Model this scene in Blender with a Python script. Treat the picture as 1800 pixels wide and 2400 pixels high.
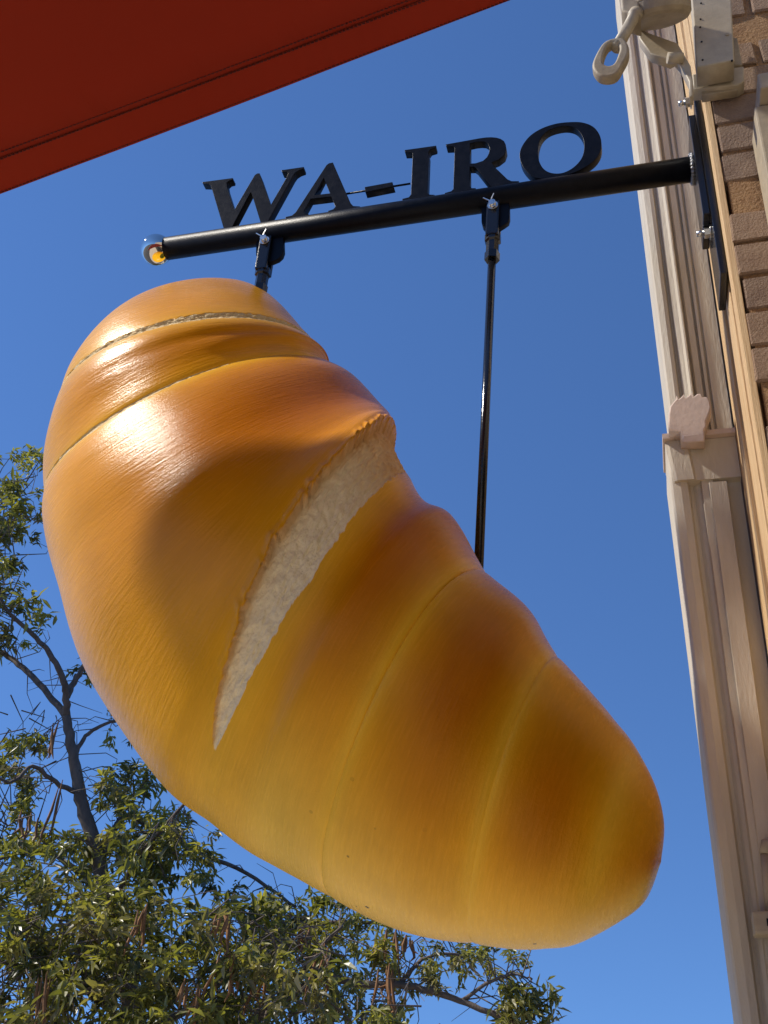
import bpy, bmesh, math, random
import numpy as np
from mathutils import Vector, Matrix, noise

for o in list(bpy.data.objects):
    bpy.data.objects.remove(o, do_unlink=True)
scene = bpy.context.scene
COL = scene.collection
random.seed(7)
rng = np.random.default_rng(7)

# ------------------------------------------------------------------ camera
EYE = 1.70
FPX = 2464.14            # focal length in pixels of the 1800 x 2400 photograph
def _axes(zen=(1120., -3100.), xvp=(-9500., 2080.)):
    c = np.array([900., 1200.])
    vz = np.array(zen) - c; vx = np.array(xvp) - c
    f = math.sqrt(-(vz @ vx))
    Z = np.array([*vz, f]); Z /= np.linalg.norm(Z)
    X = -np.array([*vx, f]); X /= np.linalg.norm(X)
    Y = np.cross(Z, X)
    return f, np.stack([X, Y, Z])
FPX, ROT = _axes()
cam_d = bpy.data.cameras.new('camera')
cam = bpy.data.objects.new('camera', cam_d); COL.objects.link(cam)
right = Vector(ROT[:, 0]); down = Vector(ROT[:, 1]); fwd = Vector(ROT[:, 2])
m3 = Matrix((right, -down, -fwd)).transposed()
cam.matrix_world = Matrix.Translation((0, 0, EYE)) @ m3.to_4x4()
cam_d.sensor_fit = 'VERTICAL'; cam_d.sensor_height = 24.0
cam_d.lens = FPX / 2400.0 * 24.0
cam_d.clip_start = 0.05; cam_d.clip_end = 3000
scene.camera = cam

# ------------------------------------------------------------------ light
SUN = Vector((-0.69, -0.18, 0.70)).normalized()      # towards the sun
elev = math.asin(SUN.z); rot = math.atan2(SUN.x, SUN.y)
world = bpy.data.worlds.new('World'); scene.world = world; world.use_nodes = True
wn = world.node_tree.nodes; wl = world.node_tree.links
bg = wn.get('Background') or wn.new('ShaderNodeBackground')
sky = wn.new('ShaderNodeTexSky'); sky.sky_type = 'NISHITA'; sky.sun_disc = False
sky.sun_elevation = elev; sky.sun_rotation = rot
sky.altitude = 0; sky.air_density = 1.0; sky.dust_density = 0.0; sky.ozone_density = 10.0
wtc = wn.new('ShaderNodeTexCoord'); wmp = wn.new('ShaderNodeMapping'); wmp.inputs['Location'].default_value = (0, 0, 0.22)
wnm = wn.new('ShaderNodeVectorMath'); wnm.operation = 'NORMALIZE'      # clear dry air: the pale horizon band sits lower
wl.new(wtc.outputs['Generated'], wmp.inputs['Vector']); wl.new(wmp.outputs[0], wnm.inputs[0]); wl.new(wnm.outputs[0], sky.inputs['Vector'])
wtint = wn.new('ShaderNodeVectorMath'); wtint.operation = 'MULTIPLY'; wtint.inputs[1].default_value = (0.95, 1.03, 1.12)
wl.new(sky.outputs[0], wtint.inputs[0]); wl.new(wtint.outputs[0], bg.inputs[0]); bg.inputs[1].default_value = 0.108
sd = bpy.data.lights.new('sun', 'SUN'); sd.energy = 3.6; sd.angle = math.radians(2.2); sd.color = (1.0, 0.93, 0.82)
so = bpy.data.objects.new('sun', sd); COL.objects.link(so)
so.rotation_euler = (-SUN).to_track_quat('-Z', 'Y').to_euler()
so.location = (-6, -2, 9)
vs = scene.view_settings
vs.view_transform = 'Standard'; vs.look = 'None'; vs.exposure = 0.46; vs.gamma = 1.0; vs.use_curve_mapping = False

# ------------------------------------------------------------------ helpers
def at(px, py, Y):
    """point of the place seen at a pixel of the photograph, in the vertical plane Y metres ahead"""
    d = ROT @ np.array([px - 900.0, py - 1200.0, FPX])
    p = d * (Y / d[1])
    return Vector((p[0], p[1], p[2] + EYE))
K = 1800 / 1659.0

def obj(name, mesh, mat=None, parent=None, smooth=False):
    o = bpy.data.objects.new(name, mesh); COL.objects.link(o)
    if mat is not None and not mesh.materials: mesh.materials.append(mat)
    if parent is not None: o.parent = parent
    if smooth:
        mesh.polygons.foreach_set('use_smooth', [True] * len(mesh.polygons))
    return o
def from_bm(name, bm, mat=None, parent=None, smooth=False):
    bmesh.ops.recalc_face_normals(bm, faces=bm.faces[:])
    me = bpy.data.meshes.new(name); bm.to_mesh(me); bm.free()
    return obj(name, me, mat, parent, smooth)
def empty(name, loc=(0, 0, 0)):
    o = bpy.data.objects.new(name, None); COL.objects.link(o); o.location = (0, 0, 0)
    o.empty_display_size = 0.1
    return o
def tag(o, label=None, cat=None, group=None, kind=None):
    if label: o['label'] = label
    if cat: o['category'] = cat
    if group: o['group'] = group
    if kind: o['kind'] = kind
    return o
def add_box(bm, x0, x1, y0, y1, z0, z1, bevel=0.0, seg=1):
    vs_ = [bm.verts.new(p) for p in ((x0,y0,z0),(x1,y0,z0),(x1,y1,z0),(x0,y1,z0),(x0,y0,z1),(x1,y0,z1),(x1,y1,z1),(x0,y1,z1))]
    fs = [(0,3,2,1),(4,5,6,7),(0,1,5,4),(1,2,6,5),(2,3,7,6),(3,0,4,7)]
    faces = [bm.faces.new([vs_[i] for i in f]) for f in fs]
    if bevel > 0:
        es = list({e for f in faces for e in f.edges})
        bmesh.ops.bevel(bm, geom=es, offset=bevel, segments=seg, profile=0.6, affect='EDGES')
def box(name, x0, x1, y0, y1, z0, z1, mat, parent=None, bevel=0.0, seg=2):
    bm = bmesh.new(); add_box(bm, x0, x1, y0, y1, z0, z1, bevel, seg)
    return from_bm(name, bm, mat, parent)
def frame_of(d):
    d = Vector(d).normalized()
    a = Vector((0, 0, 1)) if abs(d.z) < 0.9 else Vector((1, 0, 0))
    u = d.cross(a).normalized(); v = d.cross(u).normalized()
    return u, v
def add_tube(bm, pts, radii, n=12, cap=True, twist=0.0):
    rings = []
    pts = [Vector(p) for p in pts]
    u = None
    for i, p in enumerate(pts):
        d = (pts[min(i+1, len(pts)-1)] - pts[max(i-1, 0)])
        if d.length < 1e-9: d = Vector((0, 0, 1))
        d.normalize()
        if u is None: u, v = frame_of(d)
        else:
            u = (u - d * u.dot(d))
            if u.length < 1e-6: u, v = frame_of(d)
            u.normalize(); v = d.cross(u).normalized()
        r = radii[i] if hasattr(radii, '__len__') else radii
        rings.append([bm.verts.new(p + (u*math.cos(2*math.pi*k/n+twist) + v*math.sin(2*math.pi*k/n+twist))*r) for k in range(n)])
    for a, b in zip(rings[:-1], rings[1:]):
        for k in range(n):
            bm.faces.new((a[k], a[(k+1) % n], b[(k+1) % n], b[k]))
    if cap:
        bm.faces.new(list(reversed(rings[0]))); bm.faces.new(rings[-1])
def tube(name, pts, radii, mat, parent=None, n=16, smooth=True, twist=0.0):
    bm = bmesh.new(); add_tube(bm, pts, radii, n, True, twist)
    o = from_bm(name, bm, mat, parent)
    if smooth:
        for p in o.data.polygons: p.use_smooth = len(p.vertices) == 4
    return o
def prism(name, poly, y0, y1, mat, parent=None, holes=(), bevel=0.0):
    """polygon of (x,z) points with holes, standing in the XZ plane, solid between y0 and y1"""
    cu = bpy.data.curves.new(name, 'CURVE'); cu.dimensions = '2D'; cu.fill_mode = 'BOTH'
    for pl in [poly] + list(holes):
        sp = cu.splines.new('POLY'); sp.points.add(len(pl) - 1); sp.use_cyclic_u = True
        for i, (x, z) in enumerate(pl): sp.points[i].co = (x, z, 0, 1)
    cu.extrude = abs(y1 - y0) / 2 - bevel; cu.bevel_depth = bevel; cu.bevel_resolution = 1; cu.offset = -bevel
    tmp = bpy.data.objects.new('tmp', cu); COL.objects.link(tmp)
    dg = bpy.context.evaluated_depsgraph_get(); dg.update()
    me = bpy.data.meshes.new_from_object(tmp.evaluated_get(dg))
    bpy.data.objects.remove(tmp, do_unlink=True); bpy.data.curves.remove(cu)
    me.materials.clear(); me.name = name
    yc = (y0 + y1) / 2
    # curve plane (x, y, z) -> world (x, yc - z, y)
    me.transform(Matrix(((1,0,0,0),(0,0,-1,yc),(0,1,0,0),(0,0,0,1))))
    bm = bmesh.new(); bm.from_mesh(me); bmesh.ops.remove_doubles(bm, verts=bm.verts[:], dist=1e-5)
    bmesh.ops.recalc_face_normals(bm, faces=bm.faces[:]); bm.to_mesh(me); bm.free()
    return obj(name, me, mat, parent)
def smooth_poly(pl, n=4):
    out = []; N = len(pl)
    for i in range(N):
        p0, p1, p2, p3 = (np.array(pl[(i+k) % N], float) for k in (-1, 0, 1, 2))
        for k in range(n):
            t = k / n
            out.append(tuple(0.5*((2*p1)+(-p0+p2)*t+(2*p0-5*p1+4*p2-p3)*t*t+(-p0+3*p1-3*p2+p3)*t**3)))
    return out

# ------------------------------------------------------------------ materials
def mat(name, color, rough=0.6, metal=0.0, spec=0.5, var=0.0, vscale=20.0, bump=0.0, bscale=80.0, color2=None, coat=0.0, stretch=(1,1,1), rnd=False):
    m = bpy.data.materials.new(name); m.use_nodes = True
    nt = m.node_tree; b = nt.nodes['Principled BSDF']
    b.inputs['Base Color'].default_value = (*color, 1); b.inputs['Roughness'].default_value = rough
    b.inputs['Metallic'].default_value = metal; b.inputs['Specular IOR Level'].default_value = spec
    b.inputs['Coat Weight'].default_value = coat
    tc = nt.nodes.new('ShaderNodeTexCoord'); mp = nt.nodes.new('ShaderNodeMapping'); mp.inputs['Scale'].default_value = stretch
    if rnd:
        oi = nt.nodes.new('ShaderNodeObjectInfo'); vs_ = nt.nodes.new('ShaderNodeVectorMath'); vs_.operation = 'SCALE'; vs_.inputs[0].default_value = (7, 11, 5)
        va = nt.nodes.new('ShaderNodeVectorMath'); nt.links.new(oi.outputs['Random'], vs_.inputs['Scale'])
        nt.links.new(tc.outputs['Object'], va.inputs[0]); nt.links.new(vs_.outputs[0], va.inputs[1]); nt.links.new(va.outputs[0], mp.inputs['Vector'])
    else:
        nt.links.new(tc.outputs['Object'], mp.inputs['Vector'])
    if var > 0 or color2:
        n = nt.nodes.new('ShaderNodeTexNoise'); n.inputs['Scale'].default_value = vscale; n.inputs['Detail'].default_value = 6
        n.inputs['Roughness'].default_value = 0.65
        nt.links.new(mp.outputs[0], n.inputs['Vector'])
        r = nt.nodes.new('ShaderNodeValToRGB')
        c2 = color2 or tuple(c * (1 + var) for c in color); c1 = tuple(c * (1 - var) for c in color) if not color2 else color
        r.color_ramp.elements[0].position = 0.32; r.color_ramp.elements[1].position = 0.68
        r.color_ramp.elements[0].color = (*c1, 1); r.color_ramp.elements[1].color = (*c2, 1)
        nt.links.new(n.outputs['Fac'], r.inputs[0]); nt.links.new(r.outputs[0], b.inputs['Base Color'])
        rr = nt.nodes.new('ShaderNodeMapRange'); rr.inputs['To Min'].default_value = max(0, rough-0.1); rr.inputs['To Max'].default_value = min(1, rough+0.12)
        nt.links.new(n.outputs['Fac'], rr.inputs['Value']); nt.links.new(rr.outputs[0], b.inputs['Roughness'])
    if bump > 0:
        n2 = nt.nodes.new('ShaderNodeTexNoise'); n2.inputs['Scale'].default_value = bscale; n2.inputs['Detail'].default_value = 8
        n2.inputs['Roughness'].default_value = 0.6
        nt.links.new(mp.outputs[0], n2.inputs['Vector'])
        bp = nt.nodes.new('ShaderNodeBump'); bp.inputs['Strength'].default_value = bump; bp.inputs['Distance'].default_value = 0.01
        nt.links.new(n2.outputs['Fac'], bp.inputs['Height']); nt.links.new(bp.outputs[0], b.inputs['Normal'])
    return m
M = {}
M['black_paint'] = mat('black_paint', (0.005, 0.006, 0.010), 0.36, spec=0.12, var=0.25, vscale=60, bump=0.12, bscale=400)
M['black_gloss'] = mat('black_gloss', (0.010, 0.010, 0.012), 0.16, bump=0.08, bscale=220)
M['chrome'] = mat('chrome', (0.80, 0.74, 0.66), 0.05, 1.0)
M['zinc'] = mat('zinc', (0.62, 0.62, 0.60), 0.28, 1.0, var=0.15, vscale=150)
M['weld'] = mat('weld', (0.35, 0.35, 0.35), 0.3, 1.0, bump=0.8, bscale=200)
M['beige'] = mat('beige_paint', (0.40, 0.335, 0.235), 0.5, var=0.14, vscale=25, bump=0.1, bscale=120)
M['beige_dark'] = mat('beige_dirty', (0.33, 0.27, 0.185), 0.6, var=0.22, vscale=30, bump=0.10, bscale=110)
M['brick'] = mat('brick', (0.26, 0.16, 0.10), 0.92, color2=(0.36, 0.245, 0.165), vscale=22, bump=0.8, bscale=210, rnd=True)
M['brick2'] = mat('brick_dark', (0.20, 0.125, 0.085), 0.92, color2=(0.31, 0.215, 0.15), vscale=22, bump=0.8, bscale=210, rnd=True)
M['mortar'] = mat('mortar', (0.30, 0.16, 0.07), 0.95, color2=(0.42, 0.25, 0.12), vscale=40, bump=1.0, bscale=130)
M['stone'] = mat('stone', (0.50, 0.44, 0.35), 0.85, color2=(0.62, 0.555, 0.45), vscale=5, bump=0.25, bscale=60, stretch=(3, 3, 0.6))
M['stone_pale'] = mat('stone_pale', (0.60, 0.48, 0.41), 0.85, var=0.08, vscale=30, bump=0.12, bscale=90)
M['concrete'] = mat('pavement', (0.54, 0.475, 0.375), 0.9, var=0.12, vscale=3, bump=0.3, bscale=40)
M['asphalt'] = mat('asphalt', (0.055, 0.055, 0.055), 0.9, var=0.2, vscale=6, bump=0.5, bscale=90)
M['bark'] = mat('bark', (0.105, 0.078, 0.058), 0.9, color2=(0.19, 0.145, 0.11), vscale=14, bump=0.8, bscale=30, stretch=(1, 1, 0.3))
M['dry'] = mat('dry_leaf', (0.20, 0.09, 0.035), 0.8, color2=(0.30, 0.15, 0.06), vscale=8)
M['glass_dark'] = mat('shop_glass', (0.02, 0.022, 0.025), 0.05)

# ------------------------------------------------------------------ ground
YB = 1.80                    # the vertical plane the sign hangs in
XW = 0.233                   # face of the shopfront
def sheet(name, x0, x1, y0, y1, z, m):
    bm = bmesh.new()
    bm.faces.new([bm.verts.new(p) for p in ((x0,y0,z),(x1,y0,z),(x1,y1,z),(x0,y1,z))])
    o = from_bm(name, bm, m); tag(o, kind='structure'); return o
sheet('ground', -1500, 1500, -1500, 1500, -0.16, M['asphalt'])
b = box('pavement', -3.6, 1.4, -40, 60, -0.30, 0.0, M['concrete']); tag(b, kind='structure')
b = box('kerb', -3.80, -3.602, -40, 60, -0.30, -0.004, M['stone_pale'], bevel=0.015); tag(b, kind='structure')

# ------------------------------------------------------------------ brick pier of the shopfront
Y1 = 1.70
pier = empty('brick_pier')
tag(pier, 'brown brick pier with chipped edges carrying the black sign bracket', 'brick wall')
box('mortar_core', XW+0.020, 1.35, Y1+0.007, 2.30, 0.0, 4.75, M['mortar'], pier)
def brick_mesh(sx, sy, sz, seed):
    r = random.Random(seed); bm = bmesh.new()
    add_box(bm, 0, sx, 0, sy, 0, sz, 0.0035, 1)
    for v in bm.verts:
        j = 0.0012
        v.co += Vector((r.uniform(-j, j), r.uniform(-j, j), r.uniform(-j, j)))
    # a knocked-off corner or two
    for _ in range(2):
        c = Vector((r.choice((0, 0, sx)), r.choice((0, 0, sy)), r.choice((0, sz)))); k = r.uniform(0.010, 0.020)
        for v in bm.verts:
            if (v.co - c).length < 0.012: v.co += (Vector((sx/2, sy/2, sz/2)) - c).normalized() * k * 0.3
    bmesh.ops.recalc_face_normals(bm, faces=bm.faces[:])
    me = bpy.data.meshes.new('brick'); bm.to_mesh(me); bm.free()
    return me
CH = 0.0885; BH = 0.0805
BV = {}
for kind_, (sx, sy) in {'head': (0.110, 0.228), 'stretch': (0.228, 0.110), 'side': (0.10, 0.110), 'sidel': (0.10, 0.135)}.items():
    for k in range(6):
        me = brick_mesh(sx, sy, BH, len(kind_)*31 + k*7 + 3); me.materials.append(M['brick'] if k % 3 else M['brick2'])
        BV[(kind_, k)] = me
def put_brick(kind_, x, y, z):
    o = bpy.data.objects.new('brick', BV[(kind_, random.randrange(6))]); COL.objects.link(o)
    o.parent = pier; o.location = (x + 0.013 + random.uniform(-.003, .003), y + random.uniform(-.003, .003), z)
Z0 = at(1700, 286, Y1).z % CH        # a course joint of the photograph
gaps = {round((at(1735, 487, Y1).z - Z0) / CH - 0.5), round((at(1790, 925, Y1).z - Z0) / CH - 0.5), round((at(1790, 55, Y1).z - Z0)/CH - 0.5)}
for c in range(8, 52):
    z = Z0 + c * CH
    if c in gaps:
        put_brick('side', XW + 0.03, Y1 + 0.245, z); put_brick('stretch', XW + 0.27, Y1, z); continue
    if c % 2:
        put_brick('head', XW, Y1, z); put_brick('sidel', XW, Y1 + 0.240, z)
        put_brick('stretch', XW + 0.122, Y1, z)
    else:
        put_brick('stretch', XW, Y1, z); put_brick('side', XW, Y1 + 0.122, z); put_brick('sidel', XW, Y1 + 0.244, z)
        put_brick('stretch', XW + 0.24, Y1, z)

# pale timber strips up the sunlit street face, behind the bracket plate
M['timber'] = mat('timber', (0.60, 0.37, 0.16), 0.7, color2=(0.80, 0.58, 0.32), vscale=7, bump=0.5, bscale=30, stretch=(30, 30, 0.6))
M['timber2'] = mat('timber_dark', (0.42, 0.22, 0.08), 0.75, color2=(0.60, 0.36, 0.16), vscale=7, bump=0.5, bscale=30, stretch=(30, 30, 0.6))
yy = Y1 + 0.004
for k, (w_, th_, m_) in enumerate(((.040, .000, 'timber'), (.030, .004, 'timber2'), (.055, .001, 'timber'), (.045, .003, 'timber'), (.030, .006, 'timber2'), (.060, .0, 'timber'), (.055, .002, 'timber'))):
    zt_ = 4.7; zb__ = 0.35 if k % 3 else 0.05
    box('timber_strip', XW - .0018 + th_, XW + .0125, yy, yy + w_, zb__, zt_, M[m_], pier, 0.0012, 1); yy += w_ + .004

# painted window frame standing in front of the pier's return
wf = empty('window_frame')
tag(wf, 'beige painted window frame at the right edge beside the brick pier', 'window frame')
p0 = at(1797, 400, 1.60); zt = at(1790, 246, 1.6).z
box('jamb', p0.x, p0.x + 0.09, 1.60, 1.694, 0.9, zt, M['beige'], wf, 0.004)
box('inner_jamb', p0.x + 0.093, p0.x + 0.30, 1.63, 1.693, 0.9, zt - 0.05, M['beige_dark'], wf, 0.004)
box('head', p0.x + 0.01, p0.x + 0.9, 1.56, 1.692, zt + 0.004, zt + 0.05, M['beige'], wf, 0.004)
# the rest of the shopfront, behind and beside the photographer
sf = empty('shopfront')
tag(sf, 'recessed shop window front beside the brick pier', 'shopfront')
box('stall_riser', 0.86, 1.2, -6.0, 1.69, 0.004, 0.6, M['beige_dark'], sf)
box('pane', 0.93, 0.95, -6.0, 1.69, 0.604, 2.7, M['glass_dark'], sf)
box('fascia', 0.84, 1.2, -6.0, 1.69, 2.704, 4.7, M['beige'], sf)

# ------------------------------------------------------------------ moulded stone pilaster next door
YP = 2.07
ps = empty('stone_pilaster')
tag(ps, 'weathered beige stone pilaster with vertical mouldings and carved ornament behind the bracket', 'pilaster')
def mould(name, zt, zb, xt, xb, prof, depth, m, xr=XW - 0.001, y0=YP):
    """vertical moulding: profile prof = [(fraction across, forward offset)] between left edge (xt at top, xb at bottom) and the wall"""
    bm = bmesh.new(); NZ = 14; rows = []
    for i in range(NZ + 1):
        t = i / NZ; z = zt + (zb - zt) * t; xl = xt + (xb - xt) * t
        row = [bm.verts.new((xl, y0 + depth, z))]
        for fr, off in prof:
            row.append(bm.verts.new((xl + (xr - xl) * fr, y0 - off + 0.0012 * noise.noise((fr*9, z*5, xt*40)), z)))
        row.append(bm.verts.new((xr, y0 + depth, z)))
        rows.append(row)
    n = len(rows[0])
    for a, b_ in zip(rows[:-1], rows[1:]):
        for k in range(n):
            bm.faces.new((a[k], a[(k+1) % n], b_[(k+1) % n], b_[k]))
    bm.faces.new(rows[0]); bm.faces.new(rows[-1])
    return from_bm(name, bm, m, ps)
zl = at(1600, 1040, YP).z
top = at(1436, -90, YP); low = at(1574, 1005, YP)
mould('upper_shaft', top.z, zl + 0.003, top.x, low.x,
      [(0, .0), (.03, .008), (.13, .012), (.19, .010), (.215, -.004), (.25, -.004), (.27, .006), (.36, .010), (.40, .016), (.425, .016), (.43, .002), (.47, -.006), (.50, .004), (.60, .004), (.615, -.008), (.64, -.008), (.655, .003), (.70, .003), (.715, -.006), (.735, -.006), (.75, .002), (1.0, .0)], 0.20, M['stone'])
tl = at(1560, 1052, YP); bl = at(1738, 2420, YP)
mould('lower_shaft', zl - 0.010, bl.z - 0.3, tl.x, bl.x + 0.004,
      [(0, .014), (.03, .022), (.14, .026), (.24, .022), (.28, .004), (.33, .0), (.37, .006), (.42, .009), (.44, .022), (.60, .022), (.62, .010), (.66, .006), (.69, .012), (.72, .006), (1.0, .004)], 0.20, M['stone'])
mould('plinth_shaft', bl.z - 0.302, 0.0, bl.x, bl.x - .004, [(0, .03), (1, .03)], 0.2, M['stone'])
mould('cap_block', zl - 0.012, zl - 0.115, tl.x - 0.002, tl.x + 0.010, [(0, .03), (.05, .034), (.30, .034), (.34, .028), (1, .028)], 0.10, M['stone'])
mould('ledge', zl + 0.002, zl - 0.011, tl.x - 0.006, tl.x - 0.006, [(0, .045), (.5, .045), (1, .043)], 0.10, M['stone_pale'])
# raised panel strip low on the shaft
a_ = at(1650, 1150, YP - .03); c_ = at(1693, 1150, YP - .03)
mould('panel_strip', at(1650, 1148, YP).z, bl.z - .2, a_.x + .012, a_.x + .020, [(0, .026), (.04, .030), (.96, .030), (1, .026)], 0.03, M['stone'], xr=a_.x + .050)
# carved shell ornament standing on the ledge
def orn_poly():
    c = [(1568,1022),(1566,1006),(1567,985),(1570,965),(1580,952),(1584,948),(1586,938),(1590,948),(1596,943),(1603,935),(1607,944),(1614,939),(1621,932),(1625,942),(1633,936),(1641,934),(1645,943),(1655,942),(1664,952),(1667,968),(1662,985),(1655,1000),(1656,1012),(1651,1020),(1652,1044),(1596,1044),(1594,1024)]
    return [(at(x, y, YP - .05).x, at(x, y, YP - .05).z) for x, y in c]
prism('ornament', orn_poly(), YP - 0.072, YP - 0.032, M['stone_pale'], ps, bevel=0.004)
sc = [(1600,1026),(1650,1022),(1650,1040),(1600,1042)]
prism('ornament_foot', [(at(x, y, YP-.07).x, at(x, y, YP-.07).z) for x, y in sc], YP - 0.080, YP - 0.0725, M['stone_pale'], ps, bevel=0.002)
# conduit with its box
jb = empty('junction_box')
tag(jb, 'small beige junction box with conduit on the lower pilaster at the right edge', 'junction box')
q = at(1760, 2140, YP - .05); q2 = at(1800, 2195, YP - .05)
box('box', q.x, q.x + .055, YP - 0.075, YP - 0.026, q2.z, q.z, M['beige'], jb, 0.005)
box('knockout', q.x + .022, q.x + .030, YP - 0.0775, YP - 0.0755, (q.z+q2.z)/2 - .006, (q.z+q2.z)/2 + .006, M['black_paint'], jb)
xa = q.x + 0.034
tube('conduit', [(xa, YP-.045, q.z), (xa + .002, YP-.045, q.z + .05), (xa+.004, YP-.045, q.z + .10)], .010, M['beige'], jb, 12)
tube('conduit', [(xa, YP-.045, q2.z), (xa, YP-.045, q2.z - .5)], .010, M['beige'], jb, 12)
tube('elbow', [(xa + .004, YP-.045, q.z + .10), (xa + .006, YP-.046, q.z + .115), (xa + .03, YP-.046, q.z + .118)], .012, M['beige'], jb, 12)

# ------------------------------------------------------------------ awning
YA = 1.300
aw = empty('awning')
tag(aw, 'rust red canvas awning slanting across the top left corner', 'awning')
mc = bpy.data.materials.new('canvas'); mc.use_nodes = True
nt = mc.node_tree; pb = nt.nodes['Principled BSDF']
pb.inputs['Base Color'].default_value = (0.30, 0.035, 0.014, 1); pb.inputs['Roughness'].default_value = 0.85; pb.inputs['Specular IOR Level'].default_value = 0.15
tr = nt.nodes.new('ShaderNodeBsdfTranslucent'); tr.inputs[0].default_value = (0.30, 0.02, 0.006, 1)
mx = nt.nodes.new('ShaderNodeMixShader'); mx.inputs[0].default_value = 0.22
nt.links.new(pb.outputs[0], mx.inputs[1]); nt.links.new(tr.outputs[0], mx.inputs[2]); nt.links.new(mx.outputs[0], nt.nodes['Material Output'].inputs[0])
tcn = nt.nodes.new('ShaderNodeTexCoord')
w1 = nt.nodes.new('ShaderNodeTexWave'); w1.inputs['Scale'].default_value = 330; w1.bands_direction = 'X'
w2 = nt.nodes.new('ShaderNodeTexWave'); w2.inputs['Scale'].default_value = 330; w2.bands_direction = 'Y'
n3 = nt.nodes.new('ShaderNodeTexNoise'); n3.inputs['Scale'].default_value = 2.5; n3.inputs['Detail'].default_value = 5
ad = nt.nodes.new('ShaderNodeMath'); ad.operation = 'ADD'
for w in (w1, w2, n3): nt.links.new(tcn.outputs['Object'], w.inputs['Vector'])
nt.links.new(w1.outputs['Fac'], ad.inputs[0]); nt.links.new(w2.outputs['Fac'], ad.inputs[1])
bpn = nt.nodes.new('ShaderNodeBump'); bpn.inputs['Strength'].default_value = 0.15; bpn.inputs['Distance'].default_value = 0.001
nt.links.new(ad.outputs[0], bpn.inputs['Height']); nt.links.new(bpn.outputs[0], pb.inputs['Normal'])
rp = nt.nodes.new('ShaderNodeValToRGB'); rp.color_ramp.elements[0].color = (0.215, 0.036, 0.019, 1); rp.color_ramp.elements[1].color = (0.27, 0.045, 0.024, 1)
nt.links.new(n3.outputs['Fac'], rp.inputs[0]); nt.links.new(rp.outputs[0], pb.inputs['Base Color'])
M['canvas'] = mc
M['thread'] = mat('thread', (0.11, 0.014, 0.010), 0.8)
eA = at(0, 455, YA); eB = at(1200, 0, YA)
sl = (eB - eA); slope = sl.z / sl.x
def awz(x): return eA.z + (x - eA.x) * slope
XA0, XA1 = -1.75, 0.22
YSEAM = None
def canvas(name, y0, y1, dz0, nx=60, ny=30, thick=0.0015, sag=0.012):
    bm = bmesh.new(); g = []
    for j in range(ny + 1):
        r = []
        for i in range(nx + 1):
            x = XA0 + (XA1 - XA0) * i / nx
            y = y0(x) + (y1(x) - y0(x)) * j / ny
            t = (x - XA0) / (XA1 - XA0)
            z = awz(x) - sag * 4 * t * (1 - t) * (1 - ((y - YA) / 3.0 + 1) ** 2) * 1.0 + dz0 + 0.004 * noise.noise((x*2.1, y*2.9, 1.7)) + 0.0008 * noise.noise((x*9, y*14, 4.7))
            r.append(bm.verts.new((x, y, z)))
        g.append(r)
    for j in range(ny):
        for i in range(nx): bm.faces.new((g[j][i], g[j][i+1], g[j+1][i+1], g[j+1][i]))
    bmesh.ops.solidify(bm, geom=bm.faces[:], thickness=thick)
    return from_bm(name, bm, M['canvas'], aw, True)

# hem: seam runs where the photograph shows it; doubled cloth below the sheet
def seam_y(px, py):
    # intersect the pixel ray with the awning plane
    d = ROT @ np.array([px - 900.0, py - 1200.0, FPX])
    t = (eA.z - EYE - eA.x * slope) / (d[2] - slope * d[0])
    return d[1] * t
def seam_pt(px, py):
    d = ROT @ np.array([px - 900.0, py - 1200.0, FPX]); t = seam_y(px, py) / d[1]
    return d[0] * t, d[1] * t
def seam_fn(pa, pb_):
    (xa_, ya_), (xb_, yb_) = seam_pt(*pa), seam_pt(*pb_)
    return lambda x: ya_ + (x - xa_) * (yb_ - ya_) / (xb_ - xa_)
ys = seam_fn((0, 368), (985, 0)); ys2 = seam_fn((0, 355), (955, 0)); yedge = lambda x: YA - 0.001
canvas('canvas', lambda x: -1.9, lambda x: ys(x) + 0.0015, 0.0)
hm = canvas('hem', lambda x: ys(x) - 0.0015, yedge, -0.0022, ny=8)
def stitch(yf, z0):
    bm = bmesh.new()
    x = XA0
    while x < XA1 - .01:
        t = (x - XA0) / (XA1 - XA0)
        y = yf(x)
        zz = awz(x) + z0 - 0.012 * 4 * t * (1 - t) * (1 - ((y - YA) / 3.0 + 1) ** 2)
        add_box(bm, x, x + 0.0062, y - 0.0006, y + 0.0006, zz - 0.0016, zz + 0.0006 + 0.0062 * slope)
        x += 0.0078
    return from_bm('stitching', bm, M['thread'], aw)
for yf, z0 in ((lambda x: ys(x) + 0.002, -0.0037), (ys2, -0.0016), (lambda x: YA - 0.006, -0.0037)):
    tag(stitch(yf, z0), kind='stuff')
# roll bar and front rail that hold the cloth
tube('roller', [(XA1 + .02, -1.95, awz(XA1) + .01), (XA1 + .02, YA - .02, awz(XA1) + .01)], .035, M['beige'], aw, 20)
tube('front_rail', [(XA0, -1.95, awz(XA0)), (XA0, YA + .0, awz(XA0))], .022, M['beige'], aw, 16)

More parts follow.
